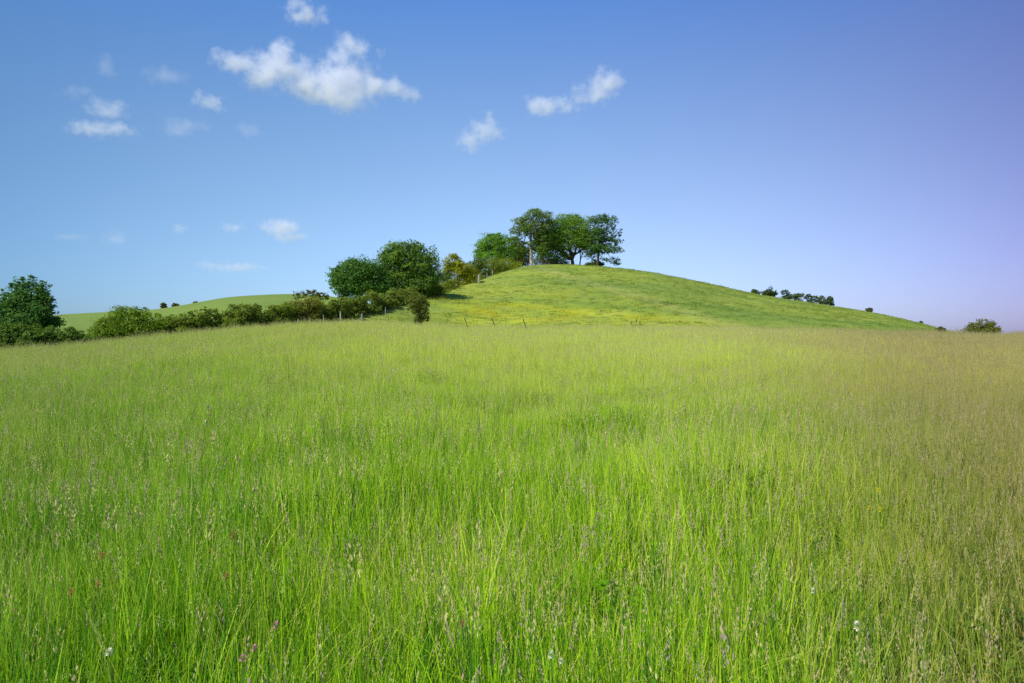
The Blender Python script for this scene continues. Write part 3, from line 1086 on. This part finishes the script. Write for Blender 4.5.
plant("shrub", "small blackish flat-topped shrub on the skyline above the hedge", "shrub", 96, 306, [(300, 295, 8, 5), (311, 294.5, 9, 4.5), (322, 297, 8, 5)], (0.088, 0.111, 0.027), 2200, 0.26, trunk_r=.08, limbs=3)
hedge("hedge", "tall dark hedge climbing the hill foot beneath the two big trees", "hedge",
      [(326, 84, 303, 322), (350, 90, 297, 317), (375, 97, 292, 310.5), (400, 107, 288, 303.5), (425, 119, 286, 297), (445, 129, 284, 291)],
      (0.160, 0.230, 0.040), 22000, 0.26, step=6, wid=2.2)
# two big trees
plant("broadleaf_tree", "broad dark green tree with a ragged left side, lower of two big hedge trees", "tree", 112, 362,
      [(357, 275, 23, 15), (343, 277, 13, 14), (371, 270, 16, 12), (341, 290, 10, 9), (362, 288, 30, 12), (352, 265, 10, 7), (380, 280, 14, 14), (334, 283, 6, 7)], (0.098, 0.215, 0.045), 9500, 0.42, trunk_r=.32, limbs=6)
plant("broadleaf_tree", "tall domed green tree, higher and rounder of two big hedge trees", "tree", 118, 408,
      [(402, 262, 21, 19), (420, 264, 18, 20), (410, 250, 15, 8), (393, 266, 14, 17), (430, 274, 10, 18), (410, 284, 30, 13), (386, 282, 12, 10)], (0.120, 0.225, 0.040), 11500, 0.42, trunk_r=.36, limbs=6)
plant("shrub", "small dark bush standing alone at the foot of the hill", "bush", 88, 421,
      [(418, 303, 9, 8), (421, 311, 9, 9), (412, 300, 6, 5), (424, 317, 6, 5), (427, 305, 4, 5), (414, 310, 7, 6)], (0.130, 0.165, 0.040), 2600, 0.24, trunk_r=.10, limbs=4, base_z=None)
plant("shrub", "green rounded shrub at the bottom of the rising hedge line", "shrub", 131, 444, [(438, 289, 13, 7), (450, 285, 10, 6), (431, 292, 9, 5)], (0.172, 0.227, 0.024), 2600, 0.3, trunk_r=.08, limbs=3)
plant("shrub", "dark green shrub filling the belt between the domed tree and the golden tree", "shrub", 139, 441, [(437, 281, 9, 9), (446, 279, 8, 8)], (0.110, 0.190, 0.032), 2600, 0.32, trunk_r=.1, limbs=3)
plant("shrub", "grey green shrub between the golden tree and the bright green tree", "shrub", 160, 474, [(473, 267, 9, 7), (480, 264, 8, 6)], (0.130, 0.185, 0.040), 2600, 0.36, trunk_r=.1, limbs=3)
plant("golden_tree", "golden yellow leaved small tree among green hedge shrubs", "tree", 140, 458,
      [(453, 263, 10, 9), (462, 270, 13, 8), (449, 270, 8, 8), (454, 256, 5, 4), (468, 275, 10, 7)], (0.270, 0.310, 0.022), 3600, 0.36, trunk_r=.14, limbs=4)
plant("shrub", "olive shrub just below the golden tree", "shrub", 149, 466, [(463, 281, 15, 8), (474, 278, 11, 7), (455, 284, 10, 7)], (0.217, 0.238, 0.028), 3200, 0.32, trunk_r=.1, limbs=3)
plant("shrub", "large olive brown mound of a shrub below the bright green tree", "shrub", 165, 488, [(482, 271, 17, 9), (494, 266, 16, 9), (474, 274, 10, 8), (488, 277, 16, 7)], (0.176, 0.238, 0.029), 4200, 0.36, trunk_r=.12, limbs=4)
plant("shrub", "lighter olive domed shrub beside the hilltop trees", "shrub", 168, 508, [(507, 268, 13, 9), (514, 266, 8, 7), (500, 273, 12, 6)], (0.226, 0.304, 0.022), 3000, 0.36, trunk_r=.1, limbs=3)
plant("broadleaf_tree", "bright fresh green round tree left of the hilltop clump", "tree", 182, 492,
      [(488, 243, 14, 9), (500, 247, 12, 12), (482, 250, 10, 9), (492, 257, 18, 8), (505, 256, 9, 8), (495, 238, 9, 5)], (0.150, 0.310, 0.034), 6000, 0.48, trunk_r=.25, limbs=5)
# hilltop clump
plant("tall_tree", "tallest airy hilltop tree with a pale bare trunk", "tree", 186, 532,
      [(538, 217, 15, 7), (545, 226, 12, 9), (540, 246, 13, 9), (521, 251, 11, 6), (541, 253, 11, 6), (524, 224, 12, 8), (516, 234, 9, 8), (532, 229, 14, 9), (512, 244, 5, 7), (522, 246, 10, 6), (542, 236, 12, 9), (532, 212, 7, 3.5)],
      (0.130, 0.215, 0.048), 6500, 0.46, trunk_r=.42, limbs=8, bark=M_PALE, trunk_top=(-0.3, 0, 12.0), twigs=5, shell=0.6)
plant("oak_tree", "wide spreading hilltop oak with a dark forked trunk", "tree", 190, 573,
      [(566, 226, 22, 11), (582, 230, 18, 12), (551, 233, 17, 13), (566, 240, 30, 12), (589, 243, 17, 13), (595, 236, 10, 9), (542, 240, 12, 10), (545, 247, 15, 9), (556, 254, 17, 7), (588, 255, 9, 5), (594, 253, 10, 8), (570, 219, 15, 5)],
      (0.140, 0.265, 0.038), 12000, 0.48, trunk_r=.55, limbs=8, trunk_top=(-0.2, 0, 2.6), twigs=3)
plant("pine_tree", "dark layered pine with open gaps at the right end of the hilltop clump", "tree", 186, 597,
      [(600, 220, 10, 6), (608, 223, 10, 7), (611, 241, 9, 5), (598, 236, 10, 8), (616, 233, 7, 6), (606, 232, 7, 5), (597, 227, 6, 6), (618, 241, 6, 3), (603, 249, 14, 5), (616, 250, 8, 4), (612, 260, 11, 2.6), (617, 264, 6, 2), (594, 247, 8, 6)],
      (0.082, 0.178, 0.050), 5200, 0.42, trunk_r=.30, limbs=11, trunk_top=(0.8, 0, 6.5), twigs=2, shell=0.45)
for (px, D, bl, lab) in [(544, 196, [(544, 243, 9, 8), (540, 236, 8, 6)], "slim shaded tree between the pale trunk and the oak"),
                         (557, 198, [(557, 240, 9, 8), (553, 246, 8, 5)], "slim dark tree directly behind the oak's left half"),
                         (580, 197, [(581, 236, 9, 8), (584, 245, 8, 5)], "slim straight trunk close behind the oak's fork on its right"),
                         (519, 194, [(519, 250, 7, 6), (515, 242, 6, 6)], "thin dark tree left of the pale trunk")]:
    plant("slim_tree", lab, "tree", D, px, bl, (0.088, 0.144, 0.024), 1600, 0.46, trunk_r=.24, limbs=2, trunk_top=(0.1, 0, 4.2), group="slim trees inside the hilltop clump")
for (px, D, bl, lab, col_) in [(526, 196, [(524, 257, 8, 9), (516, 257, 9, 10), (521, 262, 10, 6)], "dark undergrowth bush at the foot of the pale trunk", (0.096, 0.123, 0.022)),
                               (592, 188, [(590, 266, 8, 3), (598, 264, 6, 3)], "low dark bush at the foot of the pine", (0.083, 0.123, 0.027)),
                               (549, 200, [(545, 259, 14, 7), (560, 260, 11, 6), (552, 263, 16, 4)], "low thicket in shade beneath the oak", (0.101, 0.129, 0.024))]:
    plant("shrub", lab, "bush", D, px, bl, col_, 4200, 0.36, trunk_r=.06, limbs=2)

# shrubs on the right-hand ridge
row = [(756, [(754, 292, 4, 2.6), (758, 293, 3, 2.4)], "low dark shrub first in the ridge row, nearest the summit"),
       (766, [(765, 293, 4, 2.5), (768, 292, 2, 4)], "small spiky shrub second in the ridge row"),
       (772, [(772, 294, 5, 4), (771, 289, 2.6, 4)], "tallest pointed shrub of the ridge row"),
       (787, [(786, 293, 4, 3.4), (783, 291.5, 3, 1.8), (790, 296, 3, 2.5)], "ragged leaning shrub after the tallest one on the ridge"),
       (799, [(799, 296, 6, 3), (796, 297, 5, 2.6)], "pale green low shrub mid way along the ridge row"),
       (811, [(810, 298, 6, 3), (815, 298.5, 5, 3), (807, 297, 4, 3)], "wide green shrub late in the ridge row"),
       (822, [(821, 300, 4, 4), (826, 302, 3, 3)], "small grey green shrub next to the last dark one on the ridge"),
       (830, [(830, 302, 4, 5), (830, 299, 3, 2.6)], "dark upright shrub last in the ridge row")]
for (px, bl, lab) in row:
    D = float(np.interp(px, T_PX, RID_D)) + 1.0
    plant("ridge_shrub", lab, "shrub", D, px, bl, (0.075, 0.135, 0.050) if "pale" not in lab and "grey" not in lab else (0.12, 0.175, 0.07), 750, 0.42, trunk_r=.07, limbs=2, group="shrubs along the right-hand ridge")
plant("ridge_shrub", "small round dark bush alone on the lower right slope", "bush", 200, 869, [(868.5, 311, 3.8, 3.6), (869.5, 313.5, 2.6, 2.6)], (0.101, 0.111, 0.030), 900, 0.38, trunk_r=.08, limbs=2)
plant("ridge_shrub", "tiny dark bush where the right slope meets the sky", "bush", 208, 921, [(921, 322.6, 2, 1.8)], (0.078, 0.106, 0.033), 260, 0.34, trunk_r=.05, limbs=1)
plant("shrub", "small brown twiggy bush peeping over the grass at the slope's end", "bush", 78, 941, [(941, 329.5, 4, 3), (944, 331, 4, 2.4)], (0.134, 0.144, 0.035), 420, 0.22, trunk_r=.04, limbs=2)
plant("shrub", "wide sparse brown twiggy bush behind the grass at the right edge", "bush", 74, 983,
      [(983, 326, 13, 6), (972, 329, 9, 4.5), (994, 328, 8, 5), (983, 331, 18, 4)], (0.149, 0.171, 0.035), 2300, 0.20, trunk_r=.06, limbs=4, twigs=6, shell=.45)
# bushes on the distant pasture
for (px, bl, lab) in [(163, [(163, 306.5, 3.4, 3.6)], "dark bush on the distant pasture skyline, largest of three"),
                      (176, [(175, 305.6, 3, 2.4), (178, 306, 2, 2)], "low broad bush on the distant pasture skyline, middle of three"),
                      (196, [(196, 303.2, 2.6, 1.8)], "smallest pale bush high on the distant pasture skyline")]:
    plant("pasture_bush", lab, "bush", 300, px, bl, (0.138, 0.151, 0.043), 700, 0.55, trunk_r=.1, limbs=2, group="bushes on the distant pasture")


# ------------------------------------------------------------------ fence posts
def post(name, label, px, D, h, r, mat, lean=(0, 0), square=False, group=None, sink=0.3):
    b = at(px, D)
    root = empty(name, b)
    tag(root, label, "fence post", group)
    tx, ty = lean
    pts = [(-tx * sink, -ty * sink, -sink), (0, 0, 0.0), (tx * h * .5, ty * h * .5, h * .5), (tx * h, ty * h, h)]
    sides = 4 if square else 8
    v, q = tube(pts, (r, r, r * .97, r * .93), sides)
    n0 = len(v)
    v = np.concatenate([v, [[tx * h, ty * h, h + r * .5]]])
    base = 3 * sides
    tris = np.array([[base + k, base + (k + 1) % sides, n0, n0] for k in range(sides)])
    bm = bmesh.new()
    bv = [bm.verts.new(c) for c in v]
    for f in q: bm.faces.new([bv[i] for i in f])
    for f in tris: bm.faces.new([bv[i] for i in f[:3]])
    me = bpy.data.meshes.new("shaft")
    bm.to_mesh(me); bm.free()
    me.materials.append(mat)
    link("shaft", me, root)
    # two wire staples and a rotten knot show on the shaft's face
    for f in (0.55, 0.86):
        p0 = (tx * h * f - r * .5, ty * h * f - r * .99, h * f)
        p1 = (tx * h * f + r * .5, ty * h * f - r * .99, h * f)
        sv, sq = tube([p0, ((p0[0] + p1[0]) / 2, p0[1] - 0.012, h * f), p1], (.006, .006, .006), 5)
        link("staple", mesh_np("staple", sv, sq, M_POSTD), root)
    return root


GP = "fence posts along the hedge"
post("fence_post", "short post first at the low end of the hedge fence", 298, 74, 1.25, .055, M_POST, group=GP)
post("fence_post", "slim grey post second at the low end of the hedge fence", 309, 75, 1.35, .05, M_POST, (0.03, 0), group=GP)
post("fence_post", "pale post with a slight tilt just before the tall hedge post", 324, 77, 1.5, .055, M_POST, (-0.04, 0), group=GP)
post("fence_post", "tallest pale post in front of the hedge", 340.5, 79, 1.95, .085, M_POST, group=GP)
post("fence_post", "grey double post a little up from the tallest pale one", 361.5, 84, 1.45, .09, M_POST, (0.05, 0), group=GP)
post("fence_post", "thin post before the dark hedge where the hill starts to rise", 385.5, 94, 1.2, .06, M_POST, group=GP)
post("gate_post", "thick squared whitish gate post half way up the hedge line", 479, 139, 1.6, .24, M_PALE, square=True, group=GP)
post("fence_post", "first thin post uphill of the whitish gate post", 487, 146, 1.2, .08, M_POST, group=GP)
post("fence_post", "second thin post uphill of the whitish gate post", 492.5, 150, 1.4, .10, M_POST, group=GP)
GL = "leaning posts at the foot of the hill"
for (px, lab) in [(470.5, "leaning dark post nearest the lone bush at the hill foot"), (498, "middle one of three leaning dark posts before the buttercups"), (529, "leaning dark post farthest from the lone bush")]:
    post("fence_post", lab, px, 70, 1.80, .05, M_POSTD, (-0.34, 0), group=GL)


seed_counter[0] += 1
rng = np.random.default_rng(77)
wb = at(636, 66)
root = tag(empty("dry_weed", wb), "dry brown branching weed stalks sticking out of the far grass", "weed")
for a_, h_ in ((-0.35, 1.25), (0.02, 1.45), (0.30, 1.2), (0.55, 1.0)):
    tv, tq = tube(wobble_path(rng, (0, 0, -.1), (a_ * h_, rng.normal(0, .1), h_), 4, 0.03), (.03, .026, .022, .016, .008), 5)
    vs, qs, c0 = [tv], [tq], len(tv)
    link("stalk", mesh_np("stalk", tv, tq, M_POSTD), root)
    hv, hq, ht = leaf_cloud(rng, [(a_ * h_, 0, h_, .10, .10, .16)], 40, .07, 8)
    hm = mesh_np("seed_head", hv, hq, M_LEAF, smooth=False)
    set_attr(hm, "tint", ht)
    link("seed_head", hm, root).color = (.12, .08, .05, 1)


# ------------------------------------------------------------------ flowers that stand out of the grass near the camera
def flower(kind, label, px, py, size, mat, z_above=0.60):
    """flower head seen at px,py; its stem runs down to the soil"""
    seed_counter[0] += 1
    rng = np.random.default_rng(seed_counter[0])
    D = 1.0
    for _ in range(30):
        x = (px - 512) * D / F
        D = (CAMZ - (H(x, D) + z_above)) * F / (py - HOR)
    x = (px - 512) * D / F
    g = H(x, D)
    root = empty(kind, (x, D, g))
    tag(root, label, "flower", "flower heads in the near grass")
    zt = z_above
    tv, tq = tube(wobble_path(rng, (0.02, 0.02, -0.02), (0, 0, zt), 4, 0.012), (.0016,) * 5, 5)
    link("stem", mesh_np("stem", tv, tq, M_STEM), root)
    vs, qs = [], []
    nP = 46
    for i in range(nP):                                   # florets round a ball
        ph = math.acos(1 - 1.75 * (i + .5) / nP)
        a = i * 2.39996
        d = np.array([math.sin(ph) * math.cos(a), math.sin(ph) * math.sin(a), math.cos(ph)])
        c = np.array([0, 0, zt]) + d * size * 0.32 * np.array([1, 1, 1.15])
        tip = np.array([0, 0, zt]) + d * size * 0.56 * np.array([1, 1, 1.2]) * rng.uniform(.85, 1.1)
        s = np.cross(d, [0.2, 0.3, 1.0]); s = s / np.linalg.norm(s) * size * 0.085
        b = len(vs)
        vs += [c - s, c + s, tip + s * .6, tip - s * .6]
        qs.append((b, b + 1, b + 2, b + 3))
    h = link("flower_head", mesh_np("flower_head", np.array(vs), np.array(qs), mat), root)
    h["kind"] = "stuff"
    return root


FL = [("clover_flower", "pink clover head low in the grass beside a paler pink one", 242, 658, .020, M_PINK),
      ("clover_flower", "paler pink clover head just above its pink neighbour", 254, 648, .020, M_PINK),
      ("clover_flower", "dusty pink clover head standing above the two low pink ones", 276, 625, .022, M_PINK),
      ("clover_flower", "orange pink clover head alone in the middle of the near grass", 462, 624, .020, M_RUST),
      ("clover_flower", "white clover head at the lower left of the meadow", 109, 652, .022, M_WHITE),
      ("clover_flower", "white clover head at the bottom middle of the meadow", 551, 655, .022, M_WHITE),
      ("clover_flower", "smaller white clover head close to the bottom middle one", 561, 661, .017, M_WHITE),
      ("clover_flower", "greenish white clover head at the lower right of the meadow", 857, 626, .030, M_WHITE),
      ("clover_flower", "small white clover head at the right above the greenish one", 813, 591, .020, M_WHITE),
      ("sorrel_flower", "rust red sorrel head at the far left of the near grass", 71, 592, .022, M_RUST),
      ("sorrel_flower", "small rusty sorrel head right of the far left one", 98, 584, .020, M_RUST),
      ("sorrel_flower", "tall rusty sorrel head in the left part of the meadow", 102, 556, .028, M_RUST),
      ("sorrel_flower", "rusty sorrel head beside the pale seed stalks left of centre", 226, 576, .024, M_RUST),
      ("sorrel_flower", "dark red sorrel dot above the rusty seed heads left of centre", 209, 551, .020, M_RUST),
      ("sorrel_flower", "brown sorrel head highest of those left of centre", 233, 535, .028, M_RUST),
      ("buttercup_flower", "yellow buttercup brightest at the right of the meadow", 880, 510, .024, M_BUTTER),
      ("buttercup_flower", "yellow buttercup just left of the brightest one", 869, 508, .020, M_BUTTER),
      ("buttercup_flower", "yellow buttercup above the brightest pair at the right", 878, 490, .024, M_BUTTER)]
for a in FL:
    flower(*a)


# ------------------------------------------------------------------ clouds: volumes of droplets some 700 m up
def cloud(label, blobs, tau, rough=1.0, alt=700.0, seed=0, grow=1.28):
    py0 = np.average([b[1] for b in blobs], weights=[b[2] * b[3] for b in blobs])
    px0 = np.average([b[0] for b in blobs], weights=[b[2] * b[3] for b in blobs])
    D = alt * F / (HOR - py0)
    k = D / F
    C = Vector(((px0 - 512) * k, D, CAMZ + (HOR - py0) * k))
    rng = np.random.default_rng(900 + seed)
    lb = []
    for (px, py, rw, rh) in blobs:
        rw, rh = rw * grow, rh * grow
        lb.append(((px - px0) * k, rng.uniform(-.15, .15) * rw * k, (py0 - py) * k, rw * k, (0.30 * rw + 0.70 * rh) * k, rh * k))
    bm = bmesh.new()
    for b in lb:
        M = Matrix.Translation(b[:3]) @ Matrix.Diagonal((b[3] * 1.2, b[4] * 1.2, b[5] * 1.3, 1))
        bmesh.ops.create_icosphere(bm, subdivisions=3, radius=1.0, matrix=M)
    me = bpy.data.meshes.new("cloud")
    bm.to_mesh(me); bm.free()
    o = link("cloud", me)
    if len(lb) > 1:
        rm = o.modifiers.new("union", 'REMESH')
        rm.mode = 'VOXEL'
        rm.voxel_size = min(b[5] for b in lb) * 0.28
        dg = bpy.context.evaluated_depsgraph_get()
        me2 = bpy.data.meshes.new_from_object(o.evaluated_get(dg))
        o.modifiers.clear()
        o.data = me2
        bpy.data.meshes.remove(me)
        me2.name = "cloud"
    o.location = C
    tag(o, label, "cloud", "white clouds in the blue sky")
    m, n, l = new_mat("cloud droplets")
    tc = n.new("ShaderNodeTexCoord")
    S = max(max(abs(b[0]) + b[3] for b in lb), 1.0)
    rz = float(np.mean([b[5] for b in lb]))
    # warp the coordinates so the masses get ragged edges
    nz = n.new("ShaderNodeTexNoise")
    nz.inputs["Scale"].default_value = 0.5 / rz
    nz.inputs["Detail"].default_value = 6
    off = n.new("ShaderNodeVectorMath"); off.operation = 'ADD'
    off.inputs[1].default_value = (seed * 731.0, seed * 217.0, seed * 91.0)
    l.new(tc.outputs["Object"], off.inputs[0])
    l.new(off.outputs[0], nz.inputs["Vector"])
    sub = n.new("ShaderNodeVectorMath"); sub.operation = 'SUBTRACT'
    l.new(nz.outputs["Color"], sub.inputs[0]); sub.inputs[1].default_value = (0.5, 0.5, 0.5)
    scv = n.new("ShaderNodeVectorMath"); scv.operation = 'SCALE'
    l.new(sub.outputs[0], scv.inputs[0]); scv.inputs["Scale"].default_value = rz * 2.2 * rough
    wp = n.new("ShaderNodeVectorMath"); wp.operation = 'ADD'
    l.new(tc.outputs["Object"], wp.inputs[0]); l.new(scv.outputs[0], wp.inputs[1])
    acc = None
    for b in lb:
        s1 = n.new("ShaderNodeVectorMath"); s1.operation = 'SUBTRACT'
        l.new(wp.outputs[0], s1.inputs[0]); s1.inputs[1].default_value = b[:3]
        s2 = n.new("ShaderNodeVectorMath"); s2.operation = 'DIVIDE'
        l.new(s1.outputs[0], s2.inputs[0]); s2.inputs[1].default_value = b[3:]
        s3 = n.new("ShaderNodeVectorMath"); s3.operation = 'LENGTH'
        l.new(s2.outputs[0], s3.inputs[0])
        v = math_n(n, l, 'SUBTRACT', 1.0, s3.outputs["Value"])
        if acc is None: acc = v
        else:
            mx = n.new("ShaderNodeMath"); mx.operation = 'SMOOTH_MAX'
            l.new(acc, mx.inputs[0]); l.new(v, mx.inputs[1]); mx.inputs[2].default_value = 0.45
            acc = mx.outputs[0]
    fine = n.new("ShaderNodeTexNoise")
    fine.inputs["Scale"].default_value = 1.1 / rz
    fine.inputs["Detail"].default_value = 7
    fine.inputs["Roughness"].default_value = 0.66
    l.new(off.outputs[0], fine.inputs["Vector"])
    nn = math_n(n, l, 'MULTIPLY', math_n(n, l, 'SUBTRACT', fine.outputs["Fac"], 0.52), 2.7 * rough)
    dens = ramp(n, l, math_n(n, l, 'ADD', acc, nn), -0.04, 0.95)
    den = math_n(n, l, 'MULTIPLY', dens, 0.34 * tau / (rz * 2.0))
    pv = n.new("ShaderNodeVolumePrincipled")
    pv.inputs["Color"].default_value = (0.985, 0.970, 1.0, 1)
    pv.inputs["Anisotropy"].default_value = 0.0
    l.new(den, pv.inputs["Density"])
    out = n.new("ShaderNodeOutputMaterial")
    l.new(pv.outputs[0], out.inputs["Volume"])
    o.data.materials.clear()
    o.data.materials.append(m)
    m.cycles.volume_step_rate = 0.5 if hasattr(m.cycles, "volume_step_rate") else 1
    return o


CL = [("largest white cloud, a long slanting bank with a blue hole", [(236, 62, 24, 10), (268, 68, 30, 15), (279, 55, 16, 12), (310, 82, 34, 15), (345, 80, 30, 17), (350, 98, 24, 12), (378, 84, 22, 10), (402, 95, 15, 9), (356, 47, 22, 11), (338, 60, 16, 10), (325, 90, 26, 12), (292, 70, 22, 12)], 5.5, 1.0),
      ("small ragged cloud directly above the largest one", [(306, 15, 20, 9), (294, 3, 12, 6)], 3.0, 1.0),
      ("chain of white puffs rising to the right over the hilltop trees", [(594, 93, 18, 10), (607, 80, 15, 11), (571, 102, 15, 7), (543, 105, 20, 8)], 4.0, 1.0),
      ("small peaked white cloud left of the rising chain of puffs", [(484, 131, 17, 10), (470, 142, 14, 8), (489, 118, 6, 8)], 3.0, 1.0),
      ("small bright wedge of cloud below left of the largest cloud", [(207, 101, 17, 8)], 3.2, 1.0),
      ("flat oval cloud above the longest streak at the upper left", [(105, 108, 22, 8)], 2.0, 1.0),
      ("long flat cloud streak lowest of the upper left group", [(90, 128, 22, 7), (118, 131, 22, 6)], 2.2, 1.0),
      ("faint smudge of cloud left of the largest cloud's tip", [(168, 75, 22, 8)], 0.9, 1.0),
      ("faint little tuft of cloud highest at the upper left", [(107, 67, 11, 9)], 1.0, 1.0),
      ("faint broad wisp of cloud below the bright wedge", [(182, 127, 26, 9)], 0.9, 1.0),
      ("faint short wisp of cloud at the end of the broad wisp", [(250, 132, 13, 7)], 0.8, 1.0),
      ("thin veil of cloud between the tuft and the flat oval", [(76, 91, 18, 6)], 0.6, 1.0),
      ("small domed white cloud with a flat base low in the sky", [(283, 228, 18, 9), (292, 238, 16, 4), (264, 226, 7, 4)], 3.0, .8),
      ("tiny oval cloud left of the low domed cloud", [(232, 227, 11, 5)], 1.8, .8),
      ("tiny round cloud second left of the low domed cloud", [(181, 229, 8, 5)], 1.6, .8),
      ("small pale cloud farthest left in the low row", [(115, 238, 11, 7)], 1.3, .8),
      ("very faint streak of cloud beside the small pale cloud", [(70, 237, 17, 4)], 0.5, .8),
      ("long faint pinkish streak lowest in the sky", [(208, 265, 13, 4), (238, 268, 28, 5)], 1.1, .8)]
for i, (lab, bl, tau, ro) in enumerate(CL):
    cloud(lab, bl, tau, ro, seed=i + 1)
